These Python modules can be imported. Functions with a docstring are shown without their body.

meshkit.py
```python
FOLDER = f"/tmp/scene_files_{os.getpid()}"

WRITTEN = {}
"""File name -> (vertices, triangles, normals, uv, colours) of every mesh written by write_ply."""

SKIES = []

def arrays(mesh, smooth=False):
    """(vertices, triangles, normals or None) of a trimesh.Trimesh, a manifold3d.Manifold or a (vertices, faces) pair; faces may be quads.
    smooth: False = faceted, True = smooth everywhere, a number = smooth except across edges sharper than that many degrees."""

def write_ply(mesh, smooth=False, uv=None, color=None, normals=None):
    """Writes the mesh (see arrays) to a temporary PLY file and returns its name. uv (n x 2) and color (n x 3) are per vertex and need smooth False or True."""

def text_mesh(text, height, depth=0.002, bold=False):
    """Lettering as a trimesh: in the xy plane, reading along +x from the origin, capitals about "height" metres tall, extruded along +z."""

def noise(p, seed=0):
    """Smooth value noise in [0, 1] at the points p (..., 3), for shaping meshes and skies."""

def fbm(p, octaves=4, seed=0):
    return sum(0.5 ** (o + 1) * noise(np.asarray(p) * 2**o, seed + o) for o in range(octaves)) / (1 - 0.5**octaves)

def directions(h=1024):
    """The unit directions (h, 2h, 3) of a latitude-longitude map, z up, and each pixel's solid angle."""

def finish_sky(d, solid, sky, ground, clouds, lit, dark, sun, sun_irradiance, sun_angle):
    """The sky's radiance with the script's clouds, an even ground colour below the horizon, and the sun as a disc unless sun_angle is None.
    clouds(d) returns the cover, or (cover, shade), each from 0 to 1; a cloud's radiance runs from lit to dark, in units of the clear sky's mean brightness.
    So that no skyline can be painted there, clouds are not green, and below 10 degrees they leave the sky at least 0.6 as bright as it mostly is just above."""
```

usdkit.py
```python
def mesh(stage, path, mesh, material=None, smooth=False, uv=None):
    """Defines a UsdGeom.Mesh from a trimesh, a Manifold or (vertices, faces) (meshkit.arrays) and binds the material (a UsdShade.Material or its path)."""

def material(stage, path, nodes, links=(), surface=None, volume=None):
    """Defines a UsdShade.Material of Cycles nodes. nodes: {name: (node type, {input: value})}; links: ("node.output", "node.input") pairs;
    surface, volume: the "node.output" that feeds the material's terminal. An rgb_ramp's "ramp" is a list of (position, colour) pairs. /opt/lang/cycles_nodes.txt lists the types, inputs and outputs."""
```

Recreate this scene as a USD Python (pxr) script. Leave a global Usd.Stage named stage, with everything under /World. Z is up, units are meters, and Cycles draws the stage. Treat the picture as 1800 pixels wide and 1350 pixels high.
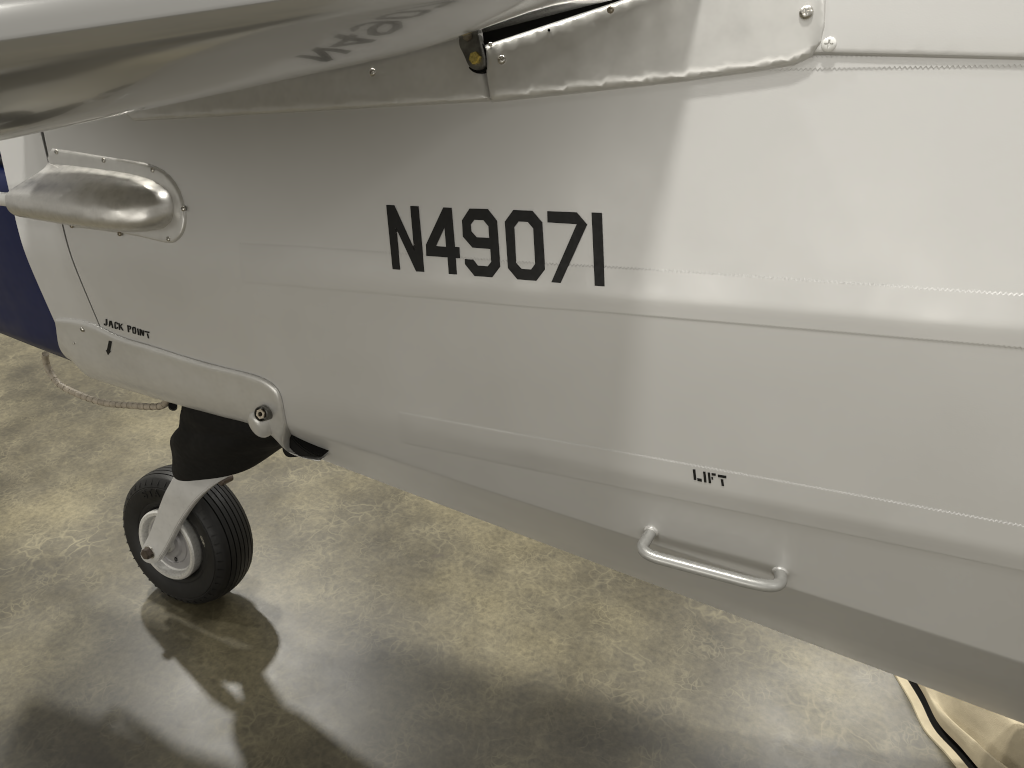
import math, random
import numpy as np, trimesh, usdkit, meshkit
import shapely
from shapely.geometry import Polygon, LineString
from scipy.spatial import Delaunay
from scipy.interpolate import PchipInterpolator
from pxr import Usd, UsdGeom, UsdLux, UsdShade, Gf, Sdf

random.seed(7); rng = np.random.default_rng(7)
stage = Usd.Stage.CreateInMemory()
UsdGeom.SetStageUpAxis(stage, 'Z'); UsdGeom.SetStageMetersPerUnit(stage, 1.0)
UsdGeom.Xform.Define(stage, '/World'); UsdGeom.Scope.Define(stage, '/World/Looks')

# ------------------------------------------------------------------ camera
# x runs forward along the fuselage (to the right), y runs from the photographer into the fuselage, z is up
TH, PS, F = math.radians(28), math.radians(24.9), 1300.0
CAM = np.array([0, 0, 1.26])
RT = np.array([math.cos(PS), math.sin(PS), 0])
FW = np.array([-math.sin(PS)*math.cos(TH), math.cos(PS)*math.cos(TH), -math.sin(TH)])
DN = -np.cross(RT, FW)
cam = UsdGeom.Camera.Define(stage, '/World/camera')
M = np.eye(4); M[0, :3] = RT; M[1, :3] = -DN; M[2, :3] = -FW; M[3, :3] = CAM
cam.AddTransformOp().Set(Gf.Matrix4d(M.tolist()))
cam.CreateHorizontalApertureAttr(36.0); cam.CreateVerticalApertureAttr(27.0)
cam.CreateFocalLengthAttr(36.0*F/1800); cam.CreateClippingRangeAttr((0.02, 200))
cam.CreateFStopAttr(0.0); cam.CreateFocusDistanceAttr(1.1)
cam.CreateExposureAttr(0.35)

# ------------------------------------------------------------------ light of the hall: high lamps, the dim even light of a big room and added fill
dome = UsdLux.DomeLight.Define(stage, '/World/room_light')
dm = usdkit.material(stage, '/World/Looks/room_glow', {'b': ('background_shader', {'color': (1.0, .97, .895), 'strength': 0.36})}, surface='b.background')
UsdShade.MaterialBindingAPI.Apply(dome.GetPrim()).Bind(dm)

def lamp(name, pos, target, radius, power, color):
    l = UsdLux.DiskLight.Define(stage, '/World/'+name)
    l.CreateRadiusAttr(radius); l.CreateIntensityAttr(power); l.CreateColorAttr(Gf.Vec3f(*color)); l.CreateNormalizeAttr(False)
    p, t = np.array(pos, float), np.array(target, float)
    zz = (p-t)/np.linalg.norm(p-t); xx = np.cross([0, 1, .01], zz); xx /= np.linalg.norm(xx); yy = np.cross(zz, xx)
    m = np.eye(4); m[0, :3] = xx; m[1, :3] = yy; m[2, :3] = zz; m[3, :3] = p
    l.AddTransformOp().Set(Gf.Matrix4d(m.tolist()))
# high hall lamps and an added fill; the first one throws the stabilizer's shadow on the fuselage
LC = (1, .985, .935)
lamp('hall_lamp', (-.72, -.5, 6.0), (-.4, .8, 0), .26, 215, LC)
lamp('hall_lamp_001', (-4.3, .2, 6.0), (-.4, .9, .5), .20, 170, LC)
lamp('hall_lamp_002', (.6, 2.0, 6.0), (.1, 1.2, 0), .26, 470, LC)
lamp('hall_lamp_003', (-5.0, 3.9, 6.0), (-1.0, 1.0, 0), .16, 640, LC)
lamp('hall_lamp_004', (-3.6, 1.95, 6.0), (-2, 1.4, 0), .26, 430, (1, .96, .86))
lamp('hall_lamp_005', (.9, 6.3, 6.0), (0, 1.2, 0), .5, 54, LC)
lamp('hall_lamp_006', (6.2, -2.0, 6.0), (-.3, .6, .9), .35, 40, LC)
lamp('hall_lamp_007', (-2.3, -4.5, 6.0), (-.5, .6, .9), .26, 40, LC)  # added lamp behind the camera, strengthens the lit side and the floor bounce

# added fill light far behind the camera, brightens the fuselage side under the stabilizer
wl = UsdLux.RectLight.Define(stage, '/World/added_fill_light'); wl.CreateWidthAttr(12.0); wl.CreateHeightAttr(3.2); wl.CreateIntensityAttr(3.4); wl.CreateColorAttr(Gf.Vec3f(1, .972, .905))
m = np.eye(4); m[0, :3] = (1, 0, 0); m[1, :3] = (0, 0, 1); m[2, :3] = (0, -1, 0); m[3, :3] = (-1.5, -15, 1.8); wl.AddTransformOp().Set(Gf.Matrix4d(m.tolist()))

# ------------------------------------------------------------------ helpers
def ray(px, py):
    px, py = np.asarray(px, float), np.asarray(py, float)
    return ((px-900)/F)[..., None]*RT + ((py-675)/F)[..., None]*DN + FW
def on_plane(px, py, p0, n):
    d = ray(px, py); n = np.asarray(n, float)
    t = ((np.asarray(p0)-CAM)@n)/(d@n)
    return CAM + d*np.asarray(t)[..., None]
def on_y(px, py, y):
    d = ray(px, py); return CAM + d*(np.asarray(y)/d[..., 1])[..., None]
def on_floor(px, py, z=0.0):
    return on_plane(px, py, (0, 0, z), (0, 0, 1))

def setdata(p, **kw):
    for k, v in kw.items(): p.SetCustomDataByKey(k, v)
used = {}
def uniq(parent, name):
    k = (parent, name); n = used.get(k, 0); used[k] = n+1
    return f'{parent}/{name}' + (f'_{n:03d}' if n else '')
ORIGIN = {}
def thing(name, label, cat, loc):
    path = uniq('/World', name); x = UsdGeom.Xform.Define(stage, path); x.AddTranslateOp().Set(Gf.Vec3d(*loc))
    setdata(x.GetPrim(), label=label, category=cat); ORIGIN[path] = np.array(loc, float); return path
def part(parent, name, mesh, mat, smooth=30, label=None, kind=None, sub=0):
    """one Mesh prim under a thing or a part; mesh points are given in the scene's coordinates"""
    v, f = (mesh if isinstance(mesh, tuple) else (np.array(mesh.vertices), np.array(mesh.faces)))
    root = '/'.join(parent.split('/')[:3])
    path = uniq(parent, name)
    usdkit.mesh(stage, path, (np.asarray(v, float)-ORIGIN.get(root, 0), f), mat, smooth=smooth)
    pr = stage.GetPrimAtPath(path)
    if label: setdata(pr, label=label)
    if kind: setdata(pr, kind=kind)
    return path
def cat(*ms):
    vs, fs, n = [], [], 0
    for m in ms:
        v, f = (m if isinstance(m, tuple) else (np.array(m.vertices), np.array(m.faces)))
        vs.append(v); fs.append(np.asarray(f)+n); n += len(v)
    return np.vstack(vs), np.vstack(fs)
def grid_faces(nr, nc, wrap=False):
    i, j = np.meshgrid(np.arange(nr-1), np.arange(nc if wrap else nc-1), indexing='ij')
    a = i*nc+j; b = i*nc+(j+1) % nc; c = (i+1)*nc+(j+1) % nc; d = (i+1)*nc+j
    return np.concatenate([np.stack([a, b, c], -1).reshape(-1, 3), np.stack([a, c, d], -1).reshape(-1, 3)])
def orient(vf, toward):
    """flip all faces of an open sheet so that they look to the point toward"""
    v, f = vf
    n = np.cross(v[f[:, 1]]-v[f[:, 0]], v[f[:, 2]]-v[f[:, 0]])
    s = ((np.asarray(toward)-v[f].mean(1))*n).sum()
    return (v, f if s > 0 else f[:, ::-1])
def frame(z, up=(0, 0, 1)):
    z = np.asarray(z, float)/np.linalg.norm(z); x = np.cross(up, z)
    if np.linalg.norm(x) < 1e-3: x = np.cross((1, 0, 0), z)
    x /= np.linalg.norm(x); return np.stack([x, np.cross(z, x), z])        # rows
def place(mesh, pos, z, spin=0.0, up=(0, 0, 1)):
    v, f = (mesh if isinstance(mesh, tuple) else (np.array(mesh.vertices), np.array(mesh.faces)))
    c, s = math.cos(spin), math.sin(spin)
    v = v@np.array([[c, s, 0], [-s, c, 0], [0, 0, 1]])
    return v@frame(z, up)+np.asarray(pos), f
def lathe(prof, n=24):
    prof = np.asarray(prof, float); a = np.linspace(0, 2*np.pi, n, endpoint=False)
    v = np.stack([prof[:, None, 0]*np.cos(a), prof[:, None, 0]*np.sin(a), np.repeat(prof[:, 1:2], n, 1)], -1).reshape(-1, 3)
    return v, grid_faces(len(prof), n, True)
def tube(pts, rad, n=12, cap=True):
    pts = np.asarray(pts, float); T = np.gradient(pts, axis=0); T /= np.linalg.norm(T, axis=1)[:, None]
    rad = np.broadcast_to(rad, len(pts)); u = np.cross(T[0], (0, 0, 1)); u = u if np.linalg.norm(u) > .1 else np.cross(T[0], (0, 1, 0))
    rows = []
    a = np.linspace(0, 2*np.pi, n, endpoint=False)
    for k in range(len(pts)):
        u = u-T[k]*(u@T[k]); u /= np.linalg.norm(u); w = np.cross(T[k], u)
        rows.append(pts[k]+rad[k]*(np.cos(a)[:, None]*u+np.sin(a)[:, None]*w))
    v = np.vstack(rows); f = grid_faces(len(pts), n, True)
    if cap:
        m = len(v); v = np.vstack([v, pts[:1], pts[-1:]]); j = np.arange(n); k0 = (len(pts)-1)*n
        f = np.vstack([f, np.stack([(j+1) % n, j, np.full(n, m)], 1), np.stack([k0+j, k0+(j+1) % n, np.full(n, m+1)], 1)])
    return v, f[:, ::-1]
def spline(pts, n):
    pts = np.asarray(pts, float); d = np.r_[0, np.cumsum(np.linalg.norm(np.diff(pts, axis=0), axis=1))]
    from scipy.interpolate import CubicSpline
    return CubicSpline(d, pts)(np.linspace(0, d[-1], n))
def smooth_poly(px, r=0.0):
    return np.asarray(px, float)
def prism(poly2d, z0, z1, bevel=0.0):
    """a plate from a 2-D outline with bevelled top edge, z1 is its outer face"""
    P = poly2d if isinstance(poly2d, Polygon) else Polygon(poly2d)
    P = P.buffer(0)
    if bevel <= 0:
        m = trimesh.creation.extrude_polygon(P, z1-z0, engine='earcut'); m.apply_translation((0, 0, z0)); return m
    import manifold3d
    cs = lambda q: manifold3d.CrossSection([np.array(q.exterior.coords)[:-1]]+[np.array(h.coords)[:-1] for h in q.interiors], manifold3d.FillRule.EvenOdd)
    ms = []; steps = [(0, z1-bevel), (bevel*.3, z1-bevel*.3), (bevel, z1)]
    out = None
    for d, z in steps:
        q = P.buffer(-d)
        m = manifold3d.Manifold.extrude(cs(q), z-z0).translate((0, 0, z0)); out = m if out is None else out+m
    mm = out.to_mesh(); return np.array(mm.vert_properties[:, :3]), np.array(mm.tri_verts)

# ------------------------------------------------------------------ materials
def P(**k): return ('principled_bsdf', k)
def look(name, nodes, links, surface='p.BSDF'): return usdkit.material(stage, '/World/Looks/'+name, nodes, links, surface=surface)
def surf(name, color, rough, metallic=0, var=.08, scale=6, bump=0.0, bscale=200, rvar=.06, coat=0, coat_r=.1, spec=.5, extra=None):
    c = np.array(color, float)
    n = {'g': ('geometry', {}), 'n': ('noise_texture', {'scale': scale, 'detail': 6, 'roughness': .6}),
         'r': ('rgb_ramp', {'ramp': [(.25, tuple(c*(1-var))), (.75, tuple(np.minimum(c*(1+var), 1)))]}),
         'n2': ('noise_texture', {'scale': scale*3.1, 'detail': 4}), 'rr': ('map_range', {'from_min': .3, 'from_max': .7, 'to_min': max(rough-rvar, .02), 'to_max': rough+rvar}),
         'p': P(metallic=metallic, coat_weight=coat, coat_roughness=coat_r, specular_ior_level=spec)}
    l = [('g.position', 'n.vector'), ('g.position', 'n2.vector'), ('n.fac', 'r.fac'), ('r.color', 'p.base_color'), ('n2.fac', 'rr.value'), ('rr.result', 'p.roughness')]
    if bump:
        n['bn'] = ('noise_texture', {'scale': bscale, 'detail': 3}); n['b'] = ('bump', {'strength': bump, 'distance': .002})
        l += [('g.position', 'bn.vector'), ('bn.fac', 'b.height'), ('b.normal', 'p.normal')]
    return look(name, n, l)
silver = surf('silver_dope', (.61, .602, .585), .47, metallic=.38, var=.03, scale=3, bump=.05, bscale=700, rvar=.05)
silver_tape = surf('silver_dope_tape', (.61, .602, .585), .47, metallic=.38, var=.03, scale=5, bump=.06, bscale=900)
gloss_silver = surf('glossy_silver_paint', (.42, .415, .40), .17, metallic=.65, var=.02, scale=2, coat=.7, coat_r=.03, rvar=.02)
alu = surf('painted_aluminium', (.60, .59, .565), .33, metallic=.38, var=.04, scale=9, bump=.04, bscale=60)
bare = surf('bare_aluminium', (.60, .585, .555), .33, metallic=.65, var=.05, scale=18, bump=.06, bscale=60, rvar=.07)
handle_m = surf('silver_handle_paint', (.40, .395, .375), .34, metallic=.45, var=.04, scale=30, bump=.05)
cast = surf('silver_painted_casting', (.56, .55, .53), .38, metallic=.25, var=.08, scale=30, bump=.12, bscale=160)
navy = surf('navy_gloss_paint', (.0025, .007, .045), .45, var=.1, coat=.12, coat_r=.1, spec=.2)
black_paint = surf('black_stencil_paint', (.006, .0057, .005), .5, var=.25, scale=60, spec=.3)
canvas_black = surf('black_canvas', (.006, .0055, .005), .8, var=.35, scale=30, bump=.3, bscale=500, spec=.25)
rubber = surf('tire_rubber', (.0085, .008, .0075), .5, var=.3, scale=25, bump=.15, bscale=300, spec=.32)
steel = surf('screw_steel', (.55, .53, .49), .28, metallic=1, var=.2, scale=120)
dark_steel = surf('dark_bolt_steel', (.13, .105, .09), .4, metallic=.8, var=.3, scale=120)
brass = surf('yellow_plated_bolt', (.62, .50, .16), .3, metallic=.8, var=.2, scale=150)
bracket_m = surf('worn_grey_bracket', (.16, .155, .14), .4, metallic=.6, var=.5, scale=70)
dark_gap = surf('dark_opening', (.006, .006, .0055), .8, var=.1, spec=.1)
disc_grey = surf('grey_hub_paint', (.33, .32, .32), .45, metallic=.3, var=.08, scale=40)
hub_silver = surf('machined_rim', (.62, .61, .58), .33, metallic=.45, var=.03, scale=60)
white_paint = surf('white_painted_rod', (.72, .71, .68), .35, var=.04)
wrap = surf('wrapped_cable_skin', (.36, .31, .24), .5, var=.35, scale=60, bump=.2, bscale=200)
rust_screw = surf('weathered_screw', (.32, .28, .22), .4, metallic=.8, var=.4, scale=200)
chalk = surf('pale_print', (.45, .42, .34), .7, var=.2, scale=200)

# polished stained concrete with pale crackle veins
floor_m = look('polished_concrete', {
    'g': ('geometry', {}),
    'd': ('noise_texture', {'scale': 13, 'detail': 2.5, 'roughness': .5}), 'ds': ('vector_math', {'math_type': 'scale', 'scale': .11}), 'da': ('vector_math', {'math_type': 'add'}),
    'v1': ('voronoi_texture', {'feature': 'distance_to_edge', 'scale': 20}), 'v1r': ('map_range', {'from_min': 0, 'from_max': .085, 'to_min': 1, 'to_max': 0, 'clamp': True}),
    'v2': ('voronoi_texture', {'feature': 'distance_to_edge', 'scale': 47}), 'v2r': ('map_range', {'from_min': 0, 'from_max': .12, 'to_min': 1, 'to_max': 0, 'clamp': True}),
    'm': ('noise_texture', {'scale': 5, 'detail': 6, 'roughness': .62}), 'mr': ('map_range', {'from_min': .46, 'from_max': .74, 'to_min': 0, 'to_max': 1, 'clamp': True}),
    'm2': ('noise_texture', {'scale': 11, 'detail': 5, 'roughness': .6}), 'm2r': ('map_range', {'from_min': .46, 'from_max': .72, 'to_min': 0, 'to_max': .8, 'clamp': True}),
    'k1': ('math', {'math_type': 'multiply'}), 'k2': ('math', {'math_type': 'multiply'}), 'kk': ('math', {'math_type': 'maximum'}), 'ks': ('math', {'math_type': 'multiply', 'value2': .42}),
    'b': ('noise_texture', {'scale': 2.3, 'detail': 8, 'roughness': .62}), 'br': ('rgb_ramp', {'ramp': [(.36, (.026, .0215, .0120)), (.5, (.055, .047, .0280)), (.64, (.100, .086, .051))]}),
    'f': ('noise_texture', {'scale': 75, 'detail': 6, 'roughness': .7}), 'fr': ('rgb_ramp', {'ramp': [(.3, (.62, .62, .62)), (.7, (1.38, 1.38, 1.38))]}), 'bf': ('mix', {'mix_type': 'multiply', 'fac': 1.0}),
    'vein': ('mix', {'mix_type': 'mix', 'color2': (.205, .18, .108)}),
    's': ('noise_texture', {'scale': 16, 'detail': 3}), 'sr': ('map_range', {'from_min': .70, 'from_max': .76, 'to_min': 0, 'to_max': .75, 'clamp': True}), 'spot': ('mix', {'mix_type': 'mix', 'color2': (.04, .032, .022)}),
    'rn': ('map_range', {'from_min': .3, 'from_max': .7, 'to_min': .30, 'to_max': .42}),
    'bp': ('bump', {'strength': .12, 'distance': .001}),
    'p': P(specular_ior_level=.5)},
    [('g.position', 'd.vector'), ('d.color', 'ds.vector1'), ('ds.vector', 'da.vector1'), ('g.position', 'da.vector2'), ('da.vector', 'v1.vector'), ('da.vector', 'v2.vector'),
     ('v1.distance', 'v1r.value'), ('v2.distance', 'v2r.value'), ('g.position', 'm.vector'), ('g.position', 'm2.vector'), ('m.fac', 'mr.value'), ('m2.fac', 'm2r.value'),
     ('v1r.result', 'k1.value1'), ('mr.result', 'k1.value2'), ('v2r.result', 'k2.value1'), ('m2r.result', 'k2.value2'), ('k1.value', 'kk.value1'), ('k2.value', 'kk.value2'), ('kk.value', 'ks.value1'),
     ('g.position', 'b.vector'), ('b.fac', 'br.fac'), ('g.position', 'f.vector'), ('f.fac', 'fr.fac'), ('br.color', 'bf.color1'), ('fr.color', 'bf.color2'),
     ('bf.color', 'vein.color1'), ('ks.value', 'vein.fac'), ('g.position', 's.vector'), ('s.fac', 'sr.value'), ('vein.color', 'spot.color1'), ('sr.result', 'spot.fac'), ('spot.color', 'p.base_color'),
     ('m.fac', 'rn.value'), ('rn.result', 'p.roughness'), ('f.fac', 'bp.height'), ('bp.normal', 'p.normal')])

# ------------------------------------------------------------------ floor
fl, ff = np.array([[-14, -9, 0], [9, -9, 0], [9, 16, 0], [-14, 16, 0]], float), np.array([[0, 1, 2], [0, 2, 3]])
usdkit.mesh(stage, '/World/floor', (fl, ff), floor_m)
setdata(stage.GetPrimAtPath('/World/floor'), kind='structure', label='polished olive brown concrete floor with pale crackle veins', category='floor')

# ------------------------------------------------------------------ the fuselage side: flat facets between stringers, softened towards the tail
def line2(px0, px1, pl): return on_plane(*px0, *pl), on_plane(*px1, *pl)
def facet(pa, pb, tilt):
    """plane through the line pa-pb and the direction that leans by tilt (degrees, positive looks up): returns y = c0 + cx*x + cz*z"""
    d = pb-pa; e = np.array([0, math.tan(math.radians(tilt)), 1.0]); n = np.cross(d, e); n = n/n[1]
    return np.array([n@pa, -n[0], -n[2]])
def asplane(c): return (np.array([0, c[0], 0]), np.array([-c[1], 1, -c[2]]))
pL = CAM + ray(870, 430)*(.76/ray(870, 430)[1])
fA = facet(pL, pL+np.array([1, 0, 0]), 13)
a1, b1 = line2((690, 487), (1800, 575), asplane(fA)); fB = facet(a1, b1, 1)
a2, b2 = line2((1080, 827), (1434, 900), asplane(fB)); fC = facet(a2, b2, -9)
a3, b3 = line2((1080, 935), (1800, 1167), asplane(fC)); fD = facet(a3, b3, -38)
a4, b4 = line2((1400, 1092), (1800, 1229), asplane(fD)); fE = facet(a4, b4, -41)
a5, b5 = line2((545, 801), (1800, 1272), asplane(fE))
FAC = np.array([fA, fB, fC, fD, fE])
def zbottom(x): return a5[2]+(x-a5[0])*(b5[2]-a5[2])/(b5[0]-a5[0])
def Y(x, z):
    x, z = np.asarray(x, float), np.asarray(z, float)
    k = np.interp(x, [-1.1, -.7, -.45, -.15, .2], [.0035, .0025, .0009, .0002, .00008])
    v = FAC[:, 0]+x[..., None]*FAC[:, 1]+z[..., None]*FAC[:, 2]
    m = v.max(-1); return m + k*np.log(np.exp((v-m[..., None])/k[..., None]).sum(-1)) - k*.0
def normal(x, z, h=.004):
    gx = (Y(x+h, z)-Y(x-h, z))/(2*h); gz = (Y(x, z+h)-Y(x, z-h))/(2*h)
    n = np.stack([gx, -np.ones_like(gx), gz], -1); return n/np.linalg.norm(n, axis=-1, keepdims=True)
def hit(px, py, off=0.0):
    """the point of the fuselage side (lifted by off) behind a point of the photograph"""
    d = ray(px, py); lo = .55/d[..., 1]; hi = 1.15/d[..., 1]
    for _ in range(40):
        mid = (lo+hi)/2; p = CAM+d*mid[..., None]; g = p[..., 1]-(Y(p[..., 0], p[..., 2])-off)
        lo, hi = np.where(g < 0, mid, lo), np.where(g < 0, hi, mid)
    return CAM+d*((lo+hi)/2)[..., None]
def hits(pts, off=0.0):
    q = np.asarray(pts, float); return hit(q[:, 0], q[:, 1], off)
def dense(pts, n=12, closed=True):
    q = np.asarray(pts, float); q = np.vstack([q, q[:1]]) if closed else q
    out = [q[i]+(q[i+1]-q[i])*t for i in range(len(q)-1) for t in np.arange(n)/n]
    return np.array(out+([] if closed else [q[-1]]))
def rounded(px, it=2):
    """corner cutting of a closed pixel outline"""
    q = np.asarray(px, float)
    for _ in range(it):
        nx = np.roll(q, -1, 0); q = np.stack([q*.75+nx*.25, q*.25+nx*.75], 1).reshape(-1, 2)
    return q
def sheet(poly, step, off, sink=.0015, base=None):
    """a thin sheet lying on the fuselage side. poly: outline in (x, z); off(x, z, d): height above the side where d is the distance to the outline"""
    Pg = poly if isinstance(poly, Polygon) else Polygon(poly).buffer(0)
    if Pg.geom_type != 'Polygon': Pg = max(Pg.geoms, key=lambda g: g.area)
    rings = [Pg.exterior]+list(Pg.interiors); bp, segs, n0 = [], [], 0
    for r in rings:
        c = np.array(r.segmentize(step).coords)[:-1]; bp.append(c); segs.append(np.stack([np.arange(len(c)), (np.arange(len(c))+1) % len(c)], 1)+n0); n0 += len(c)
    bp = np.vstack(bp); segs = np.vstack(segs)
    inner = []
    for k in (.25, .6):                                                # rings just inside the edge carry its rounding
        q = Pg.buffer(-step*k)
        for g in getattr(q, 'geoms', [q]):
            if not g.is_empty: inner += [np.array(r.segmentize(step).coords)[:-1] for r in [g.exterior, *g.interiors]]
    x0, z0, x1, z1 = Pg.bounds
    gx, gz = np.meshgrid(np.arange(x0, x1, step), np.arange(z0, z1, step)); g = np.stack([gx.ravel(), gz.ravel()], 1)
    g = g[shapely.contains_xy(Pg.buffer(-step*.9), g[:, 0], g[:, 1])]
    pts = np.vstack([bp, *inner, g]) if len(inner) else np.vstack([bp, g])
    t = Delaunay(pts).simplices; cc = pts[t].mean(1); t = t[shapely.contains_xy(Pg.buffer(1e-7), cc[:, 0], cc[:, 1])]
    d = shapely.distance(shapely.points(pts), Pg.boundary)
    yb = Y(pts[:, 0], pts[:, 1]) if base is None else base(pts[:, 0], pts[:, 1])
    top = np.stack([pts[:, 0], yb-off(pts[:, 0], pts[:, 1], d), pts[:, 1]], 1)
    v, f = orient((top, t), (0, -5, 1))
    nb = len(bp); low = np.stack([bp[:, 0], yb[:nb]+sink, bp[:, 1]], 1); m = len(v)
    sk = np.vstack([np.stack([segs[:, 0], segs[:, 1], segs[:, 1]+m], 1), np.stack([segs[:, 0], segs[:, 1]+m, segs[:, 0]+m], 1)])
    vv = np.vstack([v, low])
    # side walls look away from the sheet
    n = np.cross(vv[sk[:, 1]]-vv[sk[:, 0]], vv[sk[:, 2]]-vv[sk[:, 0]]); mid = vv[sk].mean(1)
    inn = shapely.contains_xy(Pg, mid[:, 0]+1e-4*n[:, 0]/np.maximum(np.linalg.norm(n, axis=1), 1e-12), mid[:, 2]+1e-4*n[:, 2]/np.maximum(np.linalg.norm(n, axis=1), 1e-12))
    sk = np.where(inn[:, None], sk[:, ::-1], sk)
    return vv, np.vstack([f, sk])
def pxpoly(px, off=0.0, n=6):
    h = hits(dense(px, n), off); return Polygon(h[:, [0, 2]]).buffer(0)
def bumps(x, z, s=14, seed=3): return meshkit.fbm(np.stack([x*s, z*s, x*0+seed], -1), 3, seed)-.5

plane_ = thing('airplane', 'silver fabric covered airplane tail with black N49071 registration and small tail wheel', 'airplane', (-1.0, .95, 0))
SX0, SX1 = hit(75, 225), hit(178, 577)
def seam_x(z): return SX0[0]+(z-SX0[2])*(SX1[0]-SX0[0])/(SX1[2]-SX0[2])
XR = .75
nu, nv = 420, 330
u = np.linspace(0, 1, nu); vv_ = np.linspace(0, 1, nv)
def ztop(x): return 1.46+.06*x
X = np.zeros((nv, nu)); Z = np.zeros((nv, nu))
for it in range(1):
    zc = np.linspace(.55, 1.5, nv)
xg = np.linspace(-1.16, XR, nu)
def crease(i, x):
    return (FAC[i+1, 0]-FAC[i, 0]+(FAC[i+1, 1]-FAC[i, 1])*x)/(FAC[i, 2]-FAC[i+1, 2])
def zrow(t, x):
    zs = [ztop(x)]+[crease(q, x) for q in range(4)]+[zbottom(x)]
    for q in range(4, 0, -1): zs[q] = np.clip(np.maximum(zs[q], zs[q+1]+.001), None, ztop(x)-.02)
    zs = np.array(zs[::-1]); ts = np.array([0, .12, .24, .42, .64, 1.0])
    k = np.clip(np.searchsorted(ts, t, 'right')-1, 0, 4); f_ = (t-ts[k])/(ts[k+1]-ts[k])
    return zs[k]+(zs[k+1]-zs[k])*f_
vv_ = np.unique(np.r_[np.linspace(0, .12, 30), np.linspace(.12, .24, 30), np.linspace(.24, .42, 45), np.linspace(.42, .64, 70), np.linspace(.64, 1, 120)]); nv = len(vv_)
X = np.zeros((nv, nu)); Z = np.zeros((nv, nu))
for j, t in enumerate(vv_):
    # columns slant with the seam at the tail end
    x_ = xg.copy(); 
    for _ in range(3):
        z_ = zrow(t, x_); x_ = seam_x(z_)+u*(XR-seam_x(z_))
    X[j], Z[j] = x_, z_
YY = Y(X, Z) + .0006*bumps(X, Z, 4, 11)
side_v = np.stack([X, YY, Z], -1)
# bottom, far side and top close the body
def centre(x): return .885+.05*(x+1.2)
far = side_v.copy(); far[..., 1] = np.maximum(2*centre(X)-YY, YY+.03)
loops = np.concatenate([side_v, far[::-1]], 0)                          # near side upwards, far side downwards, and back
ext_top = []
nr = loops.shape[0]
bv = loops.reshape(-1, 3); bf = grid_faces(nr, nu)
i = np.arange(nu-1); close = np.concatenate([np.stack([(nr-1)*nu+i, (nr-1)*nu+i+1, i+1], 1), np.stack([(nr-1)*nu+i, i+1, i], 1)])
bf = np.vstack([bf, close])
# tail end cap, 12 mm in, so that the seam shows as a dark gap
fus = part(plane_, 'fuselage_skin', (bv, bf[:, ::-1]), silver, smooth=5)
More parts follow.
